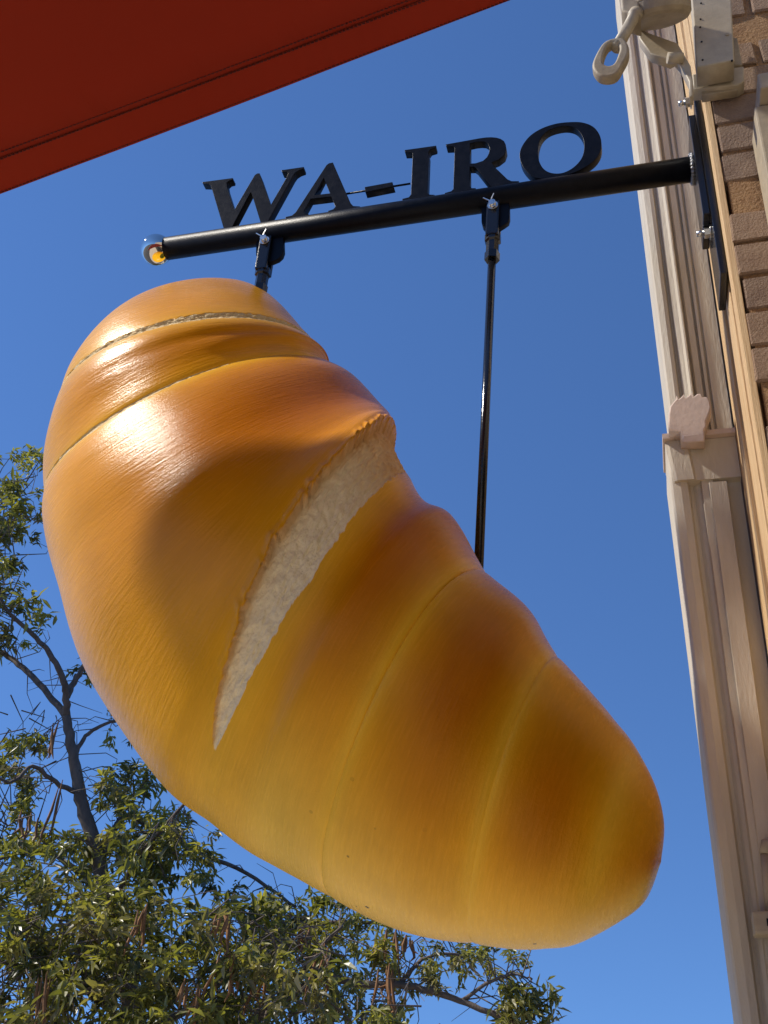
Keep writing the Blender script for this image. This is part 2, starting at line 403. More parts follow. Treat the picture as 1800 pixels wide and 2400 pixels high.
# ------------------------------------------------------------------ awning winding gear on the pier
ag = empty('awning_winding_gear')
tag(ag, 'beige awning winding gear with crank eye in the top right corner', 'awning gear')
def pxpoly(pts, Y): return [(at(x, y, Y).x, at(x, y, Y).z) for x, y in pts]
def zm(pts, ox=1350, oy=0, s=3.687): return [(ox + x / s, oy + y / s) for x, y in pts]
prism('end_box', pxpoly(zm([(990,-120),(1335,-150),(1370,520),(1050,575)]), 1.60), 1.60, 1.655, M['beige'], ag, bevel=0.003)
for x, y in ((1080,25),(1076,163),(1074,232),(1086,358),(1094,515),(1348,520)):
    p = at(1350 + x/3.687, y/3.687, 1.5985); tube('screw', [p, p + Vector((0, .003, 0))], .0022, M['black_paint'], ag, 8)
p = at(1350 + 1305/3.687, 293/3.687, 1.598); tube('screw', [p, p + Vector((0, .003, 0))], .0042, M['beige_dark'], ag, 10)
prism('foot_block', pxpoly(zm([(1005,640),(1450,570),(1455,700),(1395,735),(1015,765)]), 1.66), 1.66, 1.695, M['beige'], ag, bevel=0.003)
prism('foot_lip', pxpoly(zm([(1080,770),(1390,740),(1395,775),(1090,820)]), 1.67), 1.67, 1.692, M['beige_dark'], ag, bevel=0.002)
prism('back_flange', pxpoly(zm([(1340,310),(1395,330),(1440,560),(1340,560)]), 1.665), 1.665, 1.69, M['beige_dark'], ag, bevel=0.002)
gc = at(1540, 0, 1.56)
zb = at(1540, 52, 1.56).z
def lathe(name, c, prof, m, parent, n=40, tilt=0.0):
    bm = bmesh.new(); rings = []
    for r, z in prof: rings.append([bm.verts.new((c[0] + r*math.cos(2*math.pi*k/n), c[1] + r*math.sin(2*math.pi*k/n), z)) for k in range(n)])
    for a, b_ in zip(rings[:-1], rings[1:]):
        for k in range(n): bm.faces.new((a[k], a[(k+1) % n], b_[(k+1) % n], b_[k]))
    bm.faces.new(rings[0]); bm.faces.new(rings[-1])
    bmesh.ops.rotate(bm, cent=(c[0], c[1], prof[0][1]), matrix=Matrix.Rotation(math.radians(tilt), 3, 'X'), verts=bm.verts)
    return from_bm(name, bm, m, parent)
R0 = (at(1620, 30, 1.56).x - at(1462, 30, 1.56).x) / 2
gx = at(1541, 30, 1.56).x
lathe('gear_case', (gx, 1.56), [(R0*.80, zb), (R0*.93, zb+.004), (R0, zb+.012), (R0, zb+.030), (R0*.985, zb+.031), (R0*.985, zb+.033), (R0*1.0, zb+.034), (R0*1.0, zb+.07), (R0*.86, zb+.085)], M['beige_dark'], ag, tilt=38)
prism('clamp_ear', pxpoly(zm([(385,-40),(540,-40),(560,150),(395,110)]), 1.50), 1.495, 1.55, M['beige_dark'], ag, bevel=0.005)
YC = 1.485
sh0 = at(1491, 30, YC + .02); sh1 = at(1446, 112, YC)
eye_ = prism('crank_eye', smooth_poly(pxpoly([(1437,100),(1462,100),(1474,118),(1473,138),(1462,160),(1448,182),(1428,190),(1405,187),(1391,172),(1390,155),(1400,132),(1415,110)], YC), 3), YC - .012, YC + .012, M['beige_dark'], ag,
      holes=[smooth_poly(pxpoly([(1428,113),(1444,110),(1453,120),(1449,138),(1440,158),(1428,164),(1417,160),(1414,150),(1418,132)], YC), 3)], bevel=0.005)
bm = bmesh.new(); add_tube(bm, [sh0, sh0.lerp(sh1, .12), sh0.lerp(sh1, .13), sh0.lerp(sh1, .5), sh1], [.0155, .0155, .0125, .0125, .0135], 20)
o = from_bm('shaft', bm, M['beige'], eye_, True)
prism('link_arm', pxpoly(zm([(535,205),(610,275),(880,370),(990,560),(1012,700),(1015,830),(980,830),(975,700),(905,560),(850,500),(815,520),(640,460),(548,330)]), 1.60), 1.60, 1.625, M['beige'], ag, bevel=0.003)
p = at(1350+840/3.687, 505/3.687, 1.59); tube('bolt', [p + Vector((-.012, -.004, 0)), p + Vector((.02, .004, 0))], .012, M['beige'], ag, 14)

# ------------------------------------------------------------------ sign bracket
sb = empty('sign_bracket')
tag(sb, 'black steel bracket arm with chrome ball end and raised WA-IRO lettering', 'sign bracket')
ZB = at(480, 571, YB).z; ZB = (ZB + at(1350, 436, YB).z) / 2
XL = at(382, 583, YB).x
PR = 0.0292
FP0, FP1 = XW - 0.034, XW - 0.019     # front plate
BP0, BP1 = XW - 0.018, XW - 0.003     # back plate
tube('arm', [(XL, YB, ZB), (FP0 - .0005, YB, ZB)], PR, M['black_paint'], sb, 48)
bm = bmesh.new(); bmesh.ops.create_uvsphere(bm, u_segments=48, v_segments=32, radius=0.0410)
bmesh.ops.translate(bm, verts=bm.verts, vec=at(367, 586, YB)); fo = from_bm('ball_finial', bm, M['chrome'], sb, True)
zf = at(1630, 272, YB-.05).z, at(1655, 505, YB-.05).z
box('front_plate', FP0, FP1, YB - .055, YB + .055, zf[1], zf[0], M['black_gloss'], sb, 0.002)
zk = at(1652, 228, YB-.06).z, at(1692, 640, YB-.06).z
box('back_plate', BP0, BP1, YB - .06, YB + .06, zk[1], zk[0], M['black_gloss'], sb, 0.002)
bm = bmesh.new()
for k in range(26):
    a = 2 * math.pi * k / 26
    c = Vector((FP0 - .004, YB + math.cos(a) * (PR + .003), ZB + math.sin(a) * (PR + .003)))
    bmesh.ops.create_icosphere(bm, subdivisions=2, radius=.0052 + random.uniform(-.0006, .0008), matrix=Matrix.Translation(c))
from_bm('weld_bead', bm, M['weld'], sb, True)
for yy, px, py in ((YB - .01, 1622, 238), (YB - .01, 1660, 545)):
    z = at(px, py, yy).z
    w = tube('washer', [(BP0 - .003, yy, z), (BP0 - .0002, yy, z)], .017, M['zinc'], sb, 24)
    tube('nut', [(BP0 - .0145, yy, z), (BP0 - .0032, yy, z)], .0125, M['zinc'], sb, 6, False)
    tube('bolt_end', [(BP0 - .030, yy, z), (BP0 - .0148, yy, z)], .0065, M['zinc'], sb, 16)
# letters, cut from plate and standing on the arm
def za(p): return [(460 + x/4.1475, 360 + y/4.1475) for x, y in p]
def zb_(p): return [(840 + x/4.1475, 320 + y/4.1475) for x, y in p]
def zc(p): return [(1140 + x/5.184, 270 + y/5.184) for x, y in p]
LY0, LY1 = YB - 0.011, YB + 0.011
Wp = za([(58,275),(355,236),(352,254),(318,262),(294,284),(302,330),(371,545),(395,500),(568,207),(590,192),(615,190),(630,225),(724,497),(880,225),(893,192),(880,174),(832,178),(826,160),(1045,128),(1042,146),(1000,160),(962,185),(940,215),(700,650),(690,668),(630,685),(535,378),(525,378),(345,718),(270,740),(142,312),(120,292),(62,290)])
Ap = za([(1328,85),(1500,480),(1525,508),(1592,512),(1594,540),(1285,586),(1280,556),(1330,540),(1352,515),(1312,415),(1112,440),(1045,560),(1062,585),(1090,588),(1090,615),(868,645),(866,615),(930,600),(965,570),(1265,110),(1290,92)])
Ah = za([(1238,232),(1300,385),(1150,402)])
Ip = zb_([(448,130),(755,87),(752,106),(700,122),(681,150),(685,180),(672,545),(685,562),(740,565),(742,592),(430,645),(425,605),(490,588),(510,560),(527,165),(515,148),(452,150)])
Rp = zb_([(848,75),(1180,15),(1240,7),(1290,5),(1340,9),(1380,20),(1415,42),(1432,75),(1438,125),(1418,180),(1360,225),(1295,250),(1320,290),(1450,415),(1490,432),(1560,432),(1558,460),(1300,502),(1150,310),(1125,292),(1082,293),(1084,480),(1100,500),(1140,500),(1140,527),(840,580),(838,548),(900,530),(922,510),(935,110),(920,92),(855,95)])
Rh = zb_([(1085,65),(1140,52),(1190,47),(1230,50),(1258,68),(1276,110),(1268,160),(1248,200),(1210,235),(1140,258),(1085,262)])
Op = zc([(1060,80),(1190,92),(1300,140),(1370,225),(1398,330),(1385,440),(1320,540),(1200,630),(1040,705),(850,755),(680,772),(560,740),(470,660),(415,560),(405,450),(450,345),(540,240),(680,155),(860,98)])
Oh = zc([(940,130),(1060,145),(1135,205),(1180,300),(1185,420),(1150,530),(1060,630),(940,695),(820,705),(720,670),(655,590),(628,480),(635,360),(680,250),(780,170)])
for nm, pl, hs in (('W', Wp, []), ('A', Ap, [Ah]), ('I', Ip, []), ('R', Rp, [Rh]), ('O', smooth_poly(Op), [smooth_poly(Oh)])):
    lo = prism('letter', pxpoly(pl, LY0), LY0, LY1, M['black_paint'], sb, [pxpoly(h, LY0) for h in hs], bevel=0.0008)
    lo['label'] = 'black raised capital letter ' + nm
ho = prism('hyphen', pxpoly(zb_([(60,490),(330,441),(342,482),(66,538)]), LY0), LY0, LY1, M['black_paint'], sb, bevel=0.0008)
ho['label'] = 'black raised hyphen'
h0 = at(460 + 1455/4.1475, 360 + 392/4.1475, YB); h1 = at(840 + 505/4.1475, 320 + 458/4.1475, YB)
tube('hyphen_rod', [h0, h1], .0026, M['black_paint'], ho, 10)
# lugs under the arm
def lug(pts): return prism('lug', pxpoly(pts, YB - .007), YB - .007, YB + .007, M['black_paint'], sb, bevel=0.0012)
def z4(p): return [(560 + x/8.295, 520 + y/8.295) for x, y in p]
def z5(p): return [(1090 + x/10.053, 440 + y/10.053) for x, y in p]
lug(z4([(335,300),(860,270),(868,560),(835,650),(760,720),(640,770),(480,780),(380,720),(330,640)]))
lug(z5([(385,420),(1045,330),(1050,700),(1020,800),(940,860),(780,960),(600,1000),(480,980),(410,900),(385,800)]))
for cx, cy in ((600, 575), (1175, 490)):
    pass

# ------------------------------------------------------------------ hangers
def hanger(pin_px, low_px, label, rod_px=None):
    h = empty('hanger_rod'); tag(h, label, 'hanger rod', 'hanger rods holding the bread')
    pin = at(*pin_px, YB); end = at(*low_px, YB); d = (end - pin).normalized()
    xax = Vector((0, 1, 0)).cross(d).normalized()
    # fork: two cheeks either side of the lug
    for s in (-1, 1):
        bm = bmesh.new(); add_box(bm, -.0155, .0155, -.006, .006, -.018, .088, .004, 2)
        mtx = Matrix((xax.to_4d(), Vector((0, 1, 0, 0)), d.to_4d(), Vector((0, 0, 0, 1)))).transposed()
        mtx = Matrix(((xax.x, 0, d.x, pin.x), (xax.y, 1, d.y, pin.y + s * .0145), (xax.z, 0, d.z, pin.z), (0, 0, 0, 1)))
        bmesh.ops.transform(bm, matrix=mtx, verts=bm.verts); from_bm('fork_cheek', bm, M['black_gloss'], h)
    a = pin + d * .078
    tube('fork_neck', [a, a + d * .018, a + d * .022, a + d*.052], [.0195, .0195, .0155, .0155], M['black_gloss'], h, 8, False, .39)
    tube('lock_nut', [a + d * .0525, a + d * .074], .0178, M['black_gloss'], h, 6, False, .3)
    tube('rod', [a + d * .0742, end], .0095, M['black_gloss'], h, 20)
    tube('pin', [pin + Vector((0, -.034, 0)), pin + Vector((0, .026, 0))], .0082, M['zinc'], h, 18)
    c = pin + Vector((0, -.0295, 0))
    cp = bmesh.new()
    add_tube(cp, [c + d*.012 - xax*.006, c + d*.004 - xax*.002, c - d*.010 + xax*.003, c - d * .030 - xax * .003], .0016, 8)
    add_tube(cp, [c + d*.012 - xax*.004, c + d*.004 + xax*.001, c - d*.008 + xax*.006, c - d * .020 + xax * .022], .0016, 8)
    from_bm('cotter_pin', cp, M['zinc'], h)
    tube('pin_collar', [pin + Vector((0, -.0235, 0)), pin + Vector((0, -.0212, 0))], .0125, M['zinc'], h, 18)
    return h
hanger((627, 578), (596, 760), 'short black hanger rod at the bread\'s top end near the chrome ball')
hanger((1158, 497), (1118, 1420), 'long black hanger rod under the letter R')

# ------------------------------------------------------------------ the giant bread roll
br = empty('bread_roll_sign')
tag(br, 'giant golden brown glazed bread roll sculpture hanging from the black bracket', 'bread sign')
# rings: parameter s, screen-left and screen-right ends of the ring and the offset of its nearest point (pixels of a 1659 wide view)
ST = []
g1L, g1R, g1B = np.array([130., 878.]), np.array([696., 792.]), np.array([-5., -146.])
g1m = (g1L + g1R) / 2
CAP = {90: ((468, 602), (468, 602), (0, 0)), 75: ((388, 612), (528, 612), (0, -12)), 60: ((308, 644), (576, 640), (-2, -36)),
       45: ((243, 694), (612, 680), (-3, -70)), 30: ((190, 758), (642, 722), (-4, -106)), 15: ((150, 824), (668, 758), (-5, -130))}
for ph in (90, 75, 60, 45, 30, 15):
    c_ = math.cos(math.radians(ph)); s_ = math.sin(math.radians(ph))
    cl, crr, cb = CAP[ph]
    ST.append((1 - ph / 90.0, np.array(cl, float), np.array(crr, float), np.array(cb, float)))
ST += [(1.0, g1L, g1R, g1B)]
for s_, L, R, B in ((1.5, (112, 968), (706, 800), (-24, -134)),
                    (2.0, (106, 1081), (714, 811), (-41, -118)),
                    (2.25, (111, 1150), (775, 838), (-60, -116)),
                    (2.5, (150, 1275), (830, 893), (-88, -112)),
                    (2.75, (236, 1508), (846, 912), (-98, -88)),
                    (2.9, (368, 1698), (851, 925), (-84, -64)),
                    (3.06, (474, 1782), (890, 1040), (-80, -52)),
                    (3.5, (615, 1872), (980, 1129), (-112, -58)),
                    (4.0, (735, 1945), (1053, 1237), (-106, -50)),
                    (4.5, (890, 2013), (1149, 1326), (-85, -33)),
                    (5.0, (1030, 2037), (1207, 1419), (-58, -16)),
                    (5.4, (1175, 2050), (1325, 1550), (-38, -8)),
                    (5.58, (1255, 2036), (1375, 1615), (-26, -5)),
                    (5.70, (1335, 1993), (1413, 1690), (-16, -3)),
                    (5.83, (1390, 1950), (1433, 1768), (-8, -1)),
                    (6.0, (1428, 1862), (1428, 1862), (0, 0))):
    ST.append((s_, np.array(L, float), np.array(R, float), np.array(B, float)))
S_ = np.array([a[0] for a in ST]); D_ = np.array([np.concatenate([a[1], a[2], a[3]]) for a in ST])
def hermite(x, y, q):
    m = np.zeros_like(y); dx = np.diff(x)[:, None]; sl_ = np.diff(y, axis=0) / dx
    m[1:-1] = (sl_[:-1] * dx[1:] + sl_[1:] * dx[:-1]) / (dx[:-1] + dx[1:]); m[0] = sl_[0]; m[-1] = sl_[-1]
    i = np.clip(np.searchsorted(x, q) - 1, 0, len(x) - 2); h = (x[i+1] - x[i]); t = ((q - x[i]) / h)[:, None]; h = h[:, None]
    return (2*t**3-3*t**2+1)*y[i] + (t**3-2*t**2+t)*h*m[i] + (-2*t**3+3*t**2)*y[i+1] + (t**3-t**2)*h*m[i+1]
NT = 560
# finer sampling round the creases and the open split
qs = np.unique(np.concatenate([np.linspace(0.0, 6.0, 430), np.linspace(0.86, 1.16, 70), np.linspace(1.92, 2.12, 50), np.linspace(2.86, 3.12, 120), np.linspace(3.95, 4.05, 24), np.linspace(4.95, 5.05, 24)]).round(5))
qs[0] = 0.004; qs[-1] = 5.996
V6 = hermite(S_, D_, qs) * K
NS = len(qs)
th = np.linspace(0, 2*np.pi, NT, endpoint=False)
def unproj(px, py, depth):
    d = np.stack([(px - 900) / FPX * depth, (py - 1200) / FPX * depth, depth], -1)
    return d @ ROT.T
Lp, Rp_, Bp = V6[:, 0:2], V6[:, 2:4], V6[:, 4:6]
mid = (Lp + Rp_) / 2
YBR = YB + 0.02
dirs = np.stack([mid[:, 0] - 900, mid[:, 1] - 1200, np.full(NS, FPX)], -1) @ ROT.T
depth = FPX * YBR / dirs[:, 1]            # depth along the optical axis
Cc = unproj(mid[:, 0], mid[:, 1], depth)
U = unproj(Rp_[:, 0], Rp_[:, 1], depth) - Cc
rad = np.linalg.norm(U, axis=1)
near = unproj(mid[:, 0] + Bp[:, 0], mid[:, 1] + Bp[:, 1], depth - rad * 0.97)
Wv = near - Cc
deg = np.degrees(th); degw = (deg + 90) % 360 - 90       # -90 .. 270
S2, T2 = np.meshgrid(qs, degw, indexing='ij')
delta = np.zeros_like(S2)
def sstep(a, b_, x):
    t = np.clip((x - a) / (b_ - a), 0, 1); return t*t*(3-2*t)
def cr(g, wa, wb, A):
    d = S2 - g
    return -A * np.where(d < 0, np.exp(-np.abs(d) / wa), np.exp(-np.abs(d) / wb))
front = sstep(-60, -10, T2) * (1 - sstep(190, 240, T2))
# creases between the rolled layers
lfade = 1 - .85*sstep(135, 172, T2)
delta += cr(1.0, .03, .035, .012) * (0.5 + 0.5*front) * lfade
delta += cr(2.0, .045, .035, .020) * lfade * (0.45 + 0.55 * np.exp(-((T2 - 60) / 90.0)**2))
delta += cr(4.0, .050, .028, .014) * (0.35 + 0.65*np.exp(-((T2 - 20) / 75.0)**2))
delta += cr(5.0, .045, .024, .014) * (0.45 + 0.55*np.exp(-((T2 - 20) / 75.0)**2) + .5*np.exp(-((T2 - 180) / 30.0)**2))
delta += (cr(4.0, .012, .004, .008) + cr(5.0, .011, .004, .008)) * sstep(-60, -20, T2) * (1 - .6*sstep(60, 130, T2))
delta += cr(2.80, .03, .03, .006) * sstep(80, 30, T2) * sstep(-60, 0, T2)
# layer swell
for a, b_, A in ((1, 2, .016), (2, 3, .008), (3, 4, .005), (4, 5, .005)):
    v = np.clip((S2 - a) / (b_ - a), 0, 1); delta += A * np.sin(np.pi * v) * front
# blunt, slightly pinched tip
tipx = sstep(5.62, 5.9, S2)
delta += -0.05 * tipx * np.exp(-((T2 - 135) / 30.0)**2)
# uneven hand-made form
delta += 0.006 * np.sin(S2*3.1 + T2*.03) * np.sin(T2*.052 + 1.3*S2) + 0.004*np.sin(S2*7.7 - T2*.07)
# the open split (layer 2-3 torn from 3-4) and two cracks higher up
def taper(t0, t1, f0, f1):
    return np.clip(np.minimum((T2 - t0) / f0, (t1 - T2) / f1), 0, 1)
wob = np.array([[noise.noise((a*26, b_*.11, 3.3)) for b_ in degw] for a in (0.0, 1.0, 2.0, 3.0, 4.0)])
fine = np.array([[noise.noise((a*26, b_*.5, 7.1)) for b_ in degw] for a in (0.0, 1.0, 2.0, 3.0, 4.0)])
vfin = np.array([[noise.noise((a*26, b_*1.5, 1.1)) for b_ in degw] for a in (0.0, 1.0)])
def region(su, sl_):
    p = (S2 - su) / np.maximum(sl_ - su, 1e-6)
    return np.clip(p, 0, 1), (S2 >= su) & (S2 <= sl_) & (sl_ - su > .004)
T3 = taper(-75, 127, 30, 50) ** .62
su3 = 3.0 - (.090 + .012*wob[0] + .010*fine[0] + .006*vfin[0])[None, :] * T3 + .045*(1-T3); sl3 = 3.0 + (.062 + .012*wob[1] + .007*fine[1] + .004*vfin[1])[None, :] * T3 + .040*(1-T3)
p3, r3 = region(su3, sl3)
T1 = taper(-10, 164, 40, 70) ** .7
su1 = 1.0 - (.044 + .014*wob[2] + .014*fine[2])[None, :] * T1; sl1 = 1.0 + (.040 + .012*wob[3] + .012*fine[3])[None, :] * T1
p1, r1 = region(su1, sl1)
T22 = taper(62, 166, 40, 45) ** .7
su2 = 2.0 - (.012 + .008*wob[4])[None, :] * T22; sl2 = 2.0 + (.034 + .010*wob[1] + .010*fine[1])[None, :] * T22
p2, r2 = region(su2, sl2)
rough = np.zeros_like(delta)
idx = np.argwhere(r3 | r1 | r2)
for i, j in idx:
    u_, v_ = qs[i]*26, degw[j]*.16
    rough[i, j] = noise.noise((u_*1.7, v_*1.7, .3)) * .6 + noise.noise((u_*4.5, v_*4.0, 5.1)) * .5 + .3*noise.noise((u_*9, v_*9, 9.0))
delta += np.where(r3, (-.055 * T3 * sstep(0, .08, p3) * (1 - p3) ** .9 - .006*sstep(1, .93, p3)*T3 + .0145 * rough * np.minimum(1, 6*np.minimum(p3, 1-p3))), 0)
delta += np.where(r1, (-.009 * T1 * np.sin(np.pi * p1)**.6 + .014 * rough * np.minimum(1, 5*np.minimum(p1, 1-p1))), 0)
delta += np.where(r2, (-.008 * T22 * np.sin(np.pi * p2)**.6 + .011 * rough * np.minimum(1, 5*np.minimum(p2, 1-p2))), 0)
# crust lip curling up over the split
lip = np.exp(-((S2 - su3) / .016)**2) * (S2 < su3) * T3
delta += .014 * lip * (1 + .6*fine[0][None, :])
cosn, sinn = np.cos(th)[None, :, None], np.sin(th)[None, :, None]
PTS = Cc[:, None, :] + (U[:, None, :] * cosn + Wv[:, None, :] * sinn) * (1 + delta)[..., None]
PTS[..., 2] += EYE
# paint: airbrushed brown over gold, pale in the creases and on the belly
gold = np.array([.80, .362, .008]); brown = np.array([.50, .145, .0006]); pale = np.array([.90, .590, .085]); yel = np.array([.86, .480, .014])
br_w = np.zeros_like(S2)
for a, b_, t0, tw, amp, pw in ((-.3, 1.0, 85, 60, .45, 2.2), (1.0, 2.0, 90, 62, .65, 2.2), (1.95, 3.02, 58, 62, 1.0, 2.4), (3.02, 4.0, 46, 40, 1.0, 2.0), (3.02, 4.0, 95, 45, .30, 2.0),
                           (4.0, 5.0, 56, 40, 1.0, 2.0), (4.0, 5.0, 105, 40, .34, 2.0), (5.0, 5.60, 78, 42, .95, 2.0), (5.62, 6.3, 108, 48, .95, 2.0)):
    v = (S2 - a) / (b_ - a)
    br_w += amp * np.where((v > 0) & (v < 1), np.sin(np.pi * np.clip(v, 0, 1))**.9, 0) * np.exp(-(np.abs(T2 - t0) / tw)**pw)
br_w = np.clip(br_w, 0, 1)
COLr = gold[None, None] * (1 - br_w[..., None]) + brown[None, None] * br_w[..., None]
belly = sstep(92, 160, T2 + 8*np.sin(S2*2.2)) * sstep(2.6, 3.6, S2)
ysid = sstep(120, 175, T2) * (1 - sstep(2.4, 3.4, S2))
COLr = COLr * (1 - .85*belly[..., None]) + pale * (.85*belly[..., None])
COLr = COLr * (1 - .6*ysid[..., None]) + yel * (.6*ysid[..., None])
for g, w_, amp in ((1.0, .10, .35), (2.0, .06, .45), (3.97, .070, .40), (4.97, .060, .42), (3.03, .07, .25), (5.58, .05, .35)):
    k = amp * np.exp(-((S2 - g - .02) / w_)**2) * (sstep(-40, 10, T2) if g > 3.5 else 1) * (1 - .0*T2)
    COLr = COLr * (1 - k[..., None]) + (yel*.5 + pale*.5) * k[..., None]
k = sstep(5.70, 5.86, S2) * np.exp(-((T2 - 155) / 42.0)**2) * .7
COLr = COLr * (1 - k[..., None]) + pale * k[..., None]
streak = np.array([[noise.noise((a*45, b_*.035, 2.2)) for b_ in degw[::8]] for a in qs])
streak = np.repeat(streak, 8, axis=1)[:, :NT]
COLr = COLr * (1 + .05 * streak[..., None])
fl = np.array([.92, .745, .45]); toast = np.array([.68, .37, .13])
tw = np.clip(.85*sstep(62, 15, T2) + .8*np.exp(-(p3/.10)**2) + .5*rough*sstep(90, 30, T2), 0, 1)
COLr = np.where(r3[..., None], fl*(1-tw[..., None]) + toast*tw[..., None], COLr)
# faces
ii, jj = np.meshgrid(np.arange(NS - 1), np.arange(NT), indexing='ij')
j2 = (jj + 1) % NT
quads = np.stack([ii*NT + jj, ii*NT + j2, (ii+1)*NT + j2, (ii+1)*NT + jj], -1).reshape(-1, 4)
def fm(mask):
    return (mask[:-1, :] & mask[1:, :] & np.roll(mask, -1, 1)[:-1, :] & np.roll(mask, -1, 1)[1:, :]).reshape(-1)
m3_, m1_, m2_ = fm(r3), fm(r1), fm(r2)
crust_m = ~(m3_ | m1_ | m2_)
verts = PTS.reshape(-1, 3); cols = COLr.reshape(-1, 3)
arc = (np.radians(T2) * rad.mean()).reshape(-1); along = np.concatenate([[0], np.cumsum(np.linalg.norm(np.diff(Cc, axis=0), axis=1))])
alongv = np.repeat(along, NT); bellyv = (belly * sstep(3.6, 4.2, S2)).reshape(-1)
def grid_part(name, fmask, material, caps=False):
    q = quads[fmask]; used, inv = np.unique(q, return_inverse=True); q = inv.reshape(-1, 4)
    me = bpy.data.meshes.new(name)
    faces = q.tolist(); v = verts[used]
    if caps:
        a0 = [int(np.where(used == k)[0][0]) for k in range(NT)]; a1 = [int(np.where(used == (NS-1)*NT + k)[0][0]) for k in range(NT)]
        faces += [list(reversed(a0)), a1]
    me.from_pydata(v.tolist(), [], faces)
    ca = me.color_attributes.new('paint', 'FLOAT_COLOR', 'POINT')
    ca.data.foreach_set('color', np.concatenate([cols[used], bellyv[used][:, None]], 1).astype(np.float32).ravel())
    at_ = me.attributes.new('grain', 'FLOAT_VECTOR', 'POINT')
    at_.data.foreach_set('vector', np.stack([arc[used], alongv[used], np.zeros(len(used))], 1).astype(np.float32).ravel())
    o = obj(name, me, material, br, True)
    bm = bmesh.new(); bm.from_mesh(me); bmesh.ops.recalc_face_normals(bm, faces=bm.faces[:]) if caps else None
    if caps: bm.to_mesh(me)
    bm.free()
    return o
mcr = bpy.data.materials.new('glazed_crust'); mcr.use_nodes = True; nt = mcr.node_tree; pb = nt.nodes['Principled BSDF']
atc = nt.nodes.new('ShaderNodeAttribute'); atc.attribute_name = 'paint'
atg = nt.nodes.new('ShaderNodeAttribute'); atg.attribute_name = 'grain'
mpg = nt.nodes.new('ShaderNodeMapping'); mpg.inputs['Scale'].default_value = (20, 185, 1)
nt.links.new(atg.outputs['Vector'], mpg.inputs['Vector'])
ng = nt.nodes.new('ShaderNodeTexNoise'); ng.inputs['Scale'].default_value = 1.0; ng.inputs['Detail'].default_value = 5; ng.inputs['Roughness'].default_value = .62
nt.links.new(mpg.outputs[0], ng.inputs['Vector'])
tco = nt.nodes.new('ShaderNodeTexCoord')
nb = nt.nodes.new('ShaderNodeTexNoise'); nb.inputs['Scale'].default_value = 260; nb.inputs['Detail'].default_value = 4
nt.links.new(tco.outputs['Object'], nb.inputs['Vector'])
nl = nt.nodes.new('ShaderNodeTexNoise'); nl.inputs['Scale'].default_value = 5.5; nl.inputs['Detail'].default_value = 4
nt.links.new(tco.outputs['Object'], nl.inputs['Vector'])
hb = nt.nodes.new('ShaderNodeMath'); hb.operation = 'MULTIPLY_ADD'; hb.inputs[1].default_value = 0.35
nt.links.new(nb.outputs['Fac'], hb.inputs[0]); nt.links.new(ng.outputs['Fac'], hb.inputs[2])
bpb = nt.nodes.new('ShaderNodeBump'); bpb.inputs['Strength'].default_value = 0.22; bpb.inputs['Distance'].default_value = 0.006
nt.links.new(hb.outputs[0], bpb.inputs['Height']); nt.links.new(bpb.outputs[0], pb.inputs['Normal'])
# colour: paint x brush streaks x blotches, with a few tiny pinholes
rs = nt.nodes.new('ShaderNodeMapRange'); rs.inputs['From Min'].default_value = .25; rs.inputs['From Max'].default_value = .75; rs.inputs['To Min'].default_value = .93; rs.inputs['To Max'].default_value = 1.07
nt.links.new(ng.outputs['Fac'], rs.inputs['Value'])
rl = nt.nodes.new('ShaderNodeMapRange'); rl.inputs['From Min'].default_value = .3; rl.inputs['From Max'].default_value = .7; rl.inputs['To Min'].default_value = .90; rl.inputs['To Max'].default_value = 1.09
nt.links.new(nl.outputs['Fac'], rl.inputs['Value'])
mm = nt.nodes.new('ShaderNodeMath'); mm.operation = 'MULTIPLY'; nt.links.new(rs.outputs[0], mm.inputs[0]); nt.links.new(rl.outputs[0], mm.inputs[1])
vm = nt.nodes.new('ShaderNodeVectorMath'); vm.operation = 'SCALE'; nt.links.new(atc.outputs['Color'], vm.inputs[0]); nt.links.new(mm.outputs[0], vm.inputs['Scale'])
vo = nt.nodes.new('ShaderNodeTexVoronoi'); vo.inputs['Scale'].default_value = 19; vo.inputs['Randomness'].default_value = 1.0
nt.links.new(tco.outputs['Object'], vo.inputs['Vector'])
lt = nt.nodes.new('ShaderNodeMath'); lt.operation = 'LESS_THAN'; lt.inputs[1].default_value = 0.075
nt.links.new(vo.outputs['Distance'], lt.inputs[0])
mxs = nt.nodes.new('ShaderNodeMix'); mxs.data_type = 'RGBA'; mxs.inputs['B'].default_value = (.03, .012, .004, 1)
ltm = nt.nodes.new('ShaderNodeMath'); ltm.operation = 'MULTIPLY'; nt.links.new(lt.outputs[0], ltm.inputs[0]); nt.links.new(atc.outputs['Alpha'], ltm.inputs[1])
nt.links.new(ltm.outputs[0], mxs.inputs['Factor']); nt.links.new(vm.outputs[0], mxs.inputs['A']); nt.links.new(mxs.outputs['Result'], pb.inputs['Base Color'])
rr = nt.nodes.new('ShaderNodeMapRange'); rr.inputs['To Min'].default_value = .20; rr.inputs['To Max'].default_value = .33
nt.links.new(ng.outputs['Fac'], rr.inputs['Value']); nt.links.new(rr.outputs[0], pb.inputs['Roughness'])
pb.inputs['Specular IOR Level'].default_value = .14; pb.inputs['Coat Weight'].default_value = .0; pb.inputs['Coat Roughness'].default_value = .30
M['crust'] = mcr
M['crumb'] = mat('crumb', (.93, .93, .93), .8, color2=(1.05, 1.05, 1.05), vscale=45, bump=.6, bscale=110)
nt = M['crumb'].node_tree; lk = [l for l in nt.links if l.to_socket.name == 'Base Color'][0]; src_ = lk.from_socket; pbb = nt.nodes['Principled BSDF']
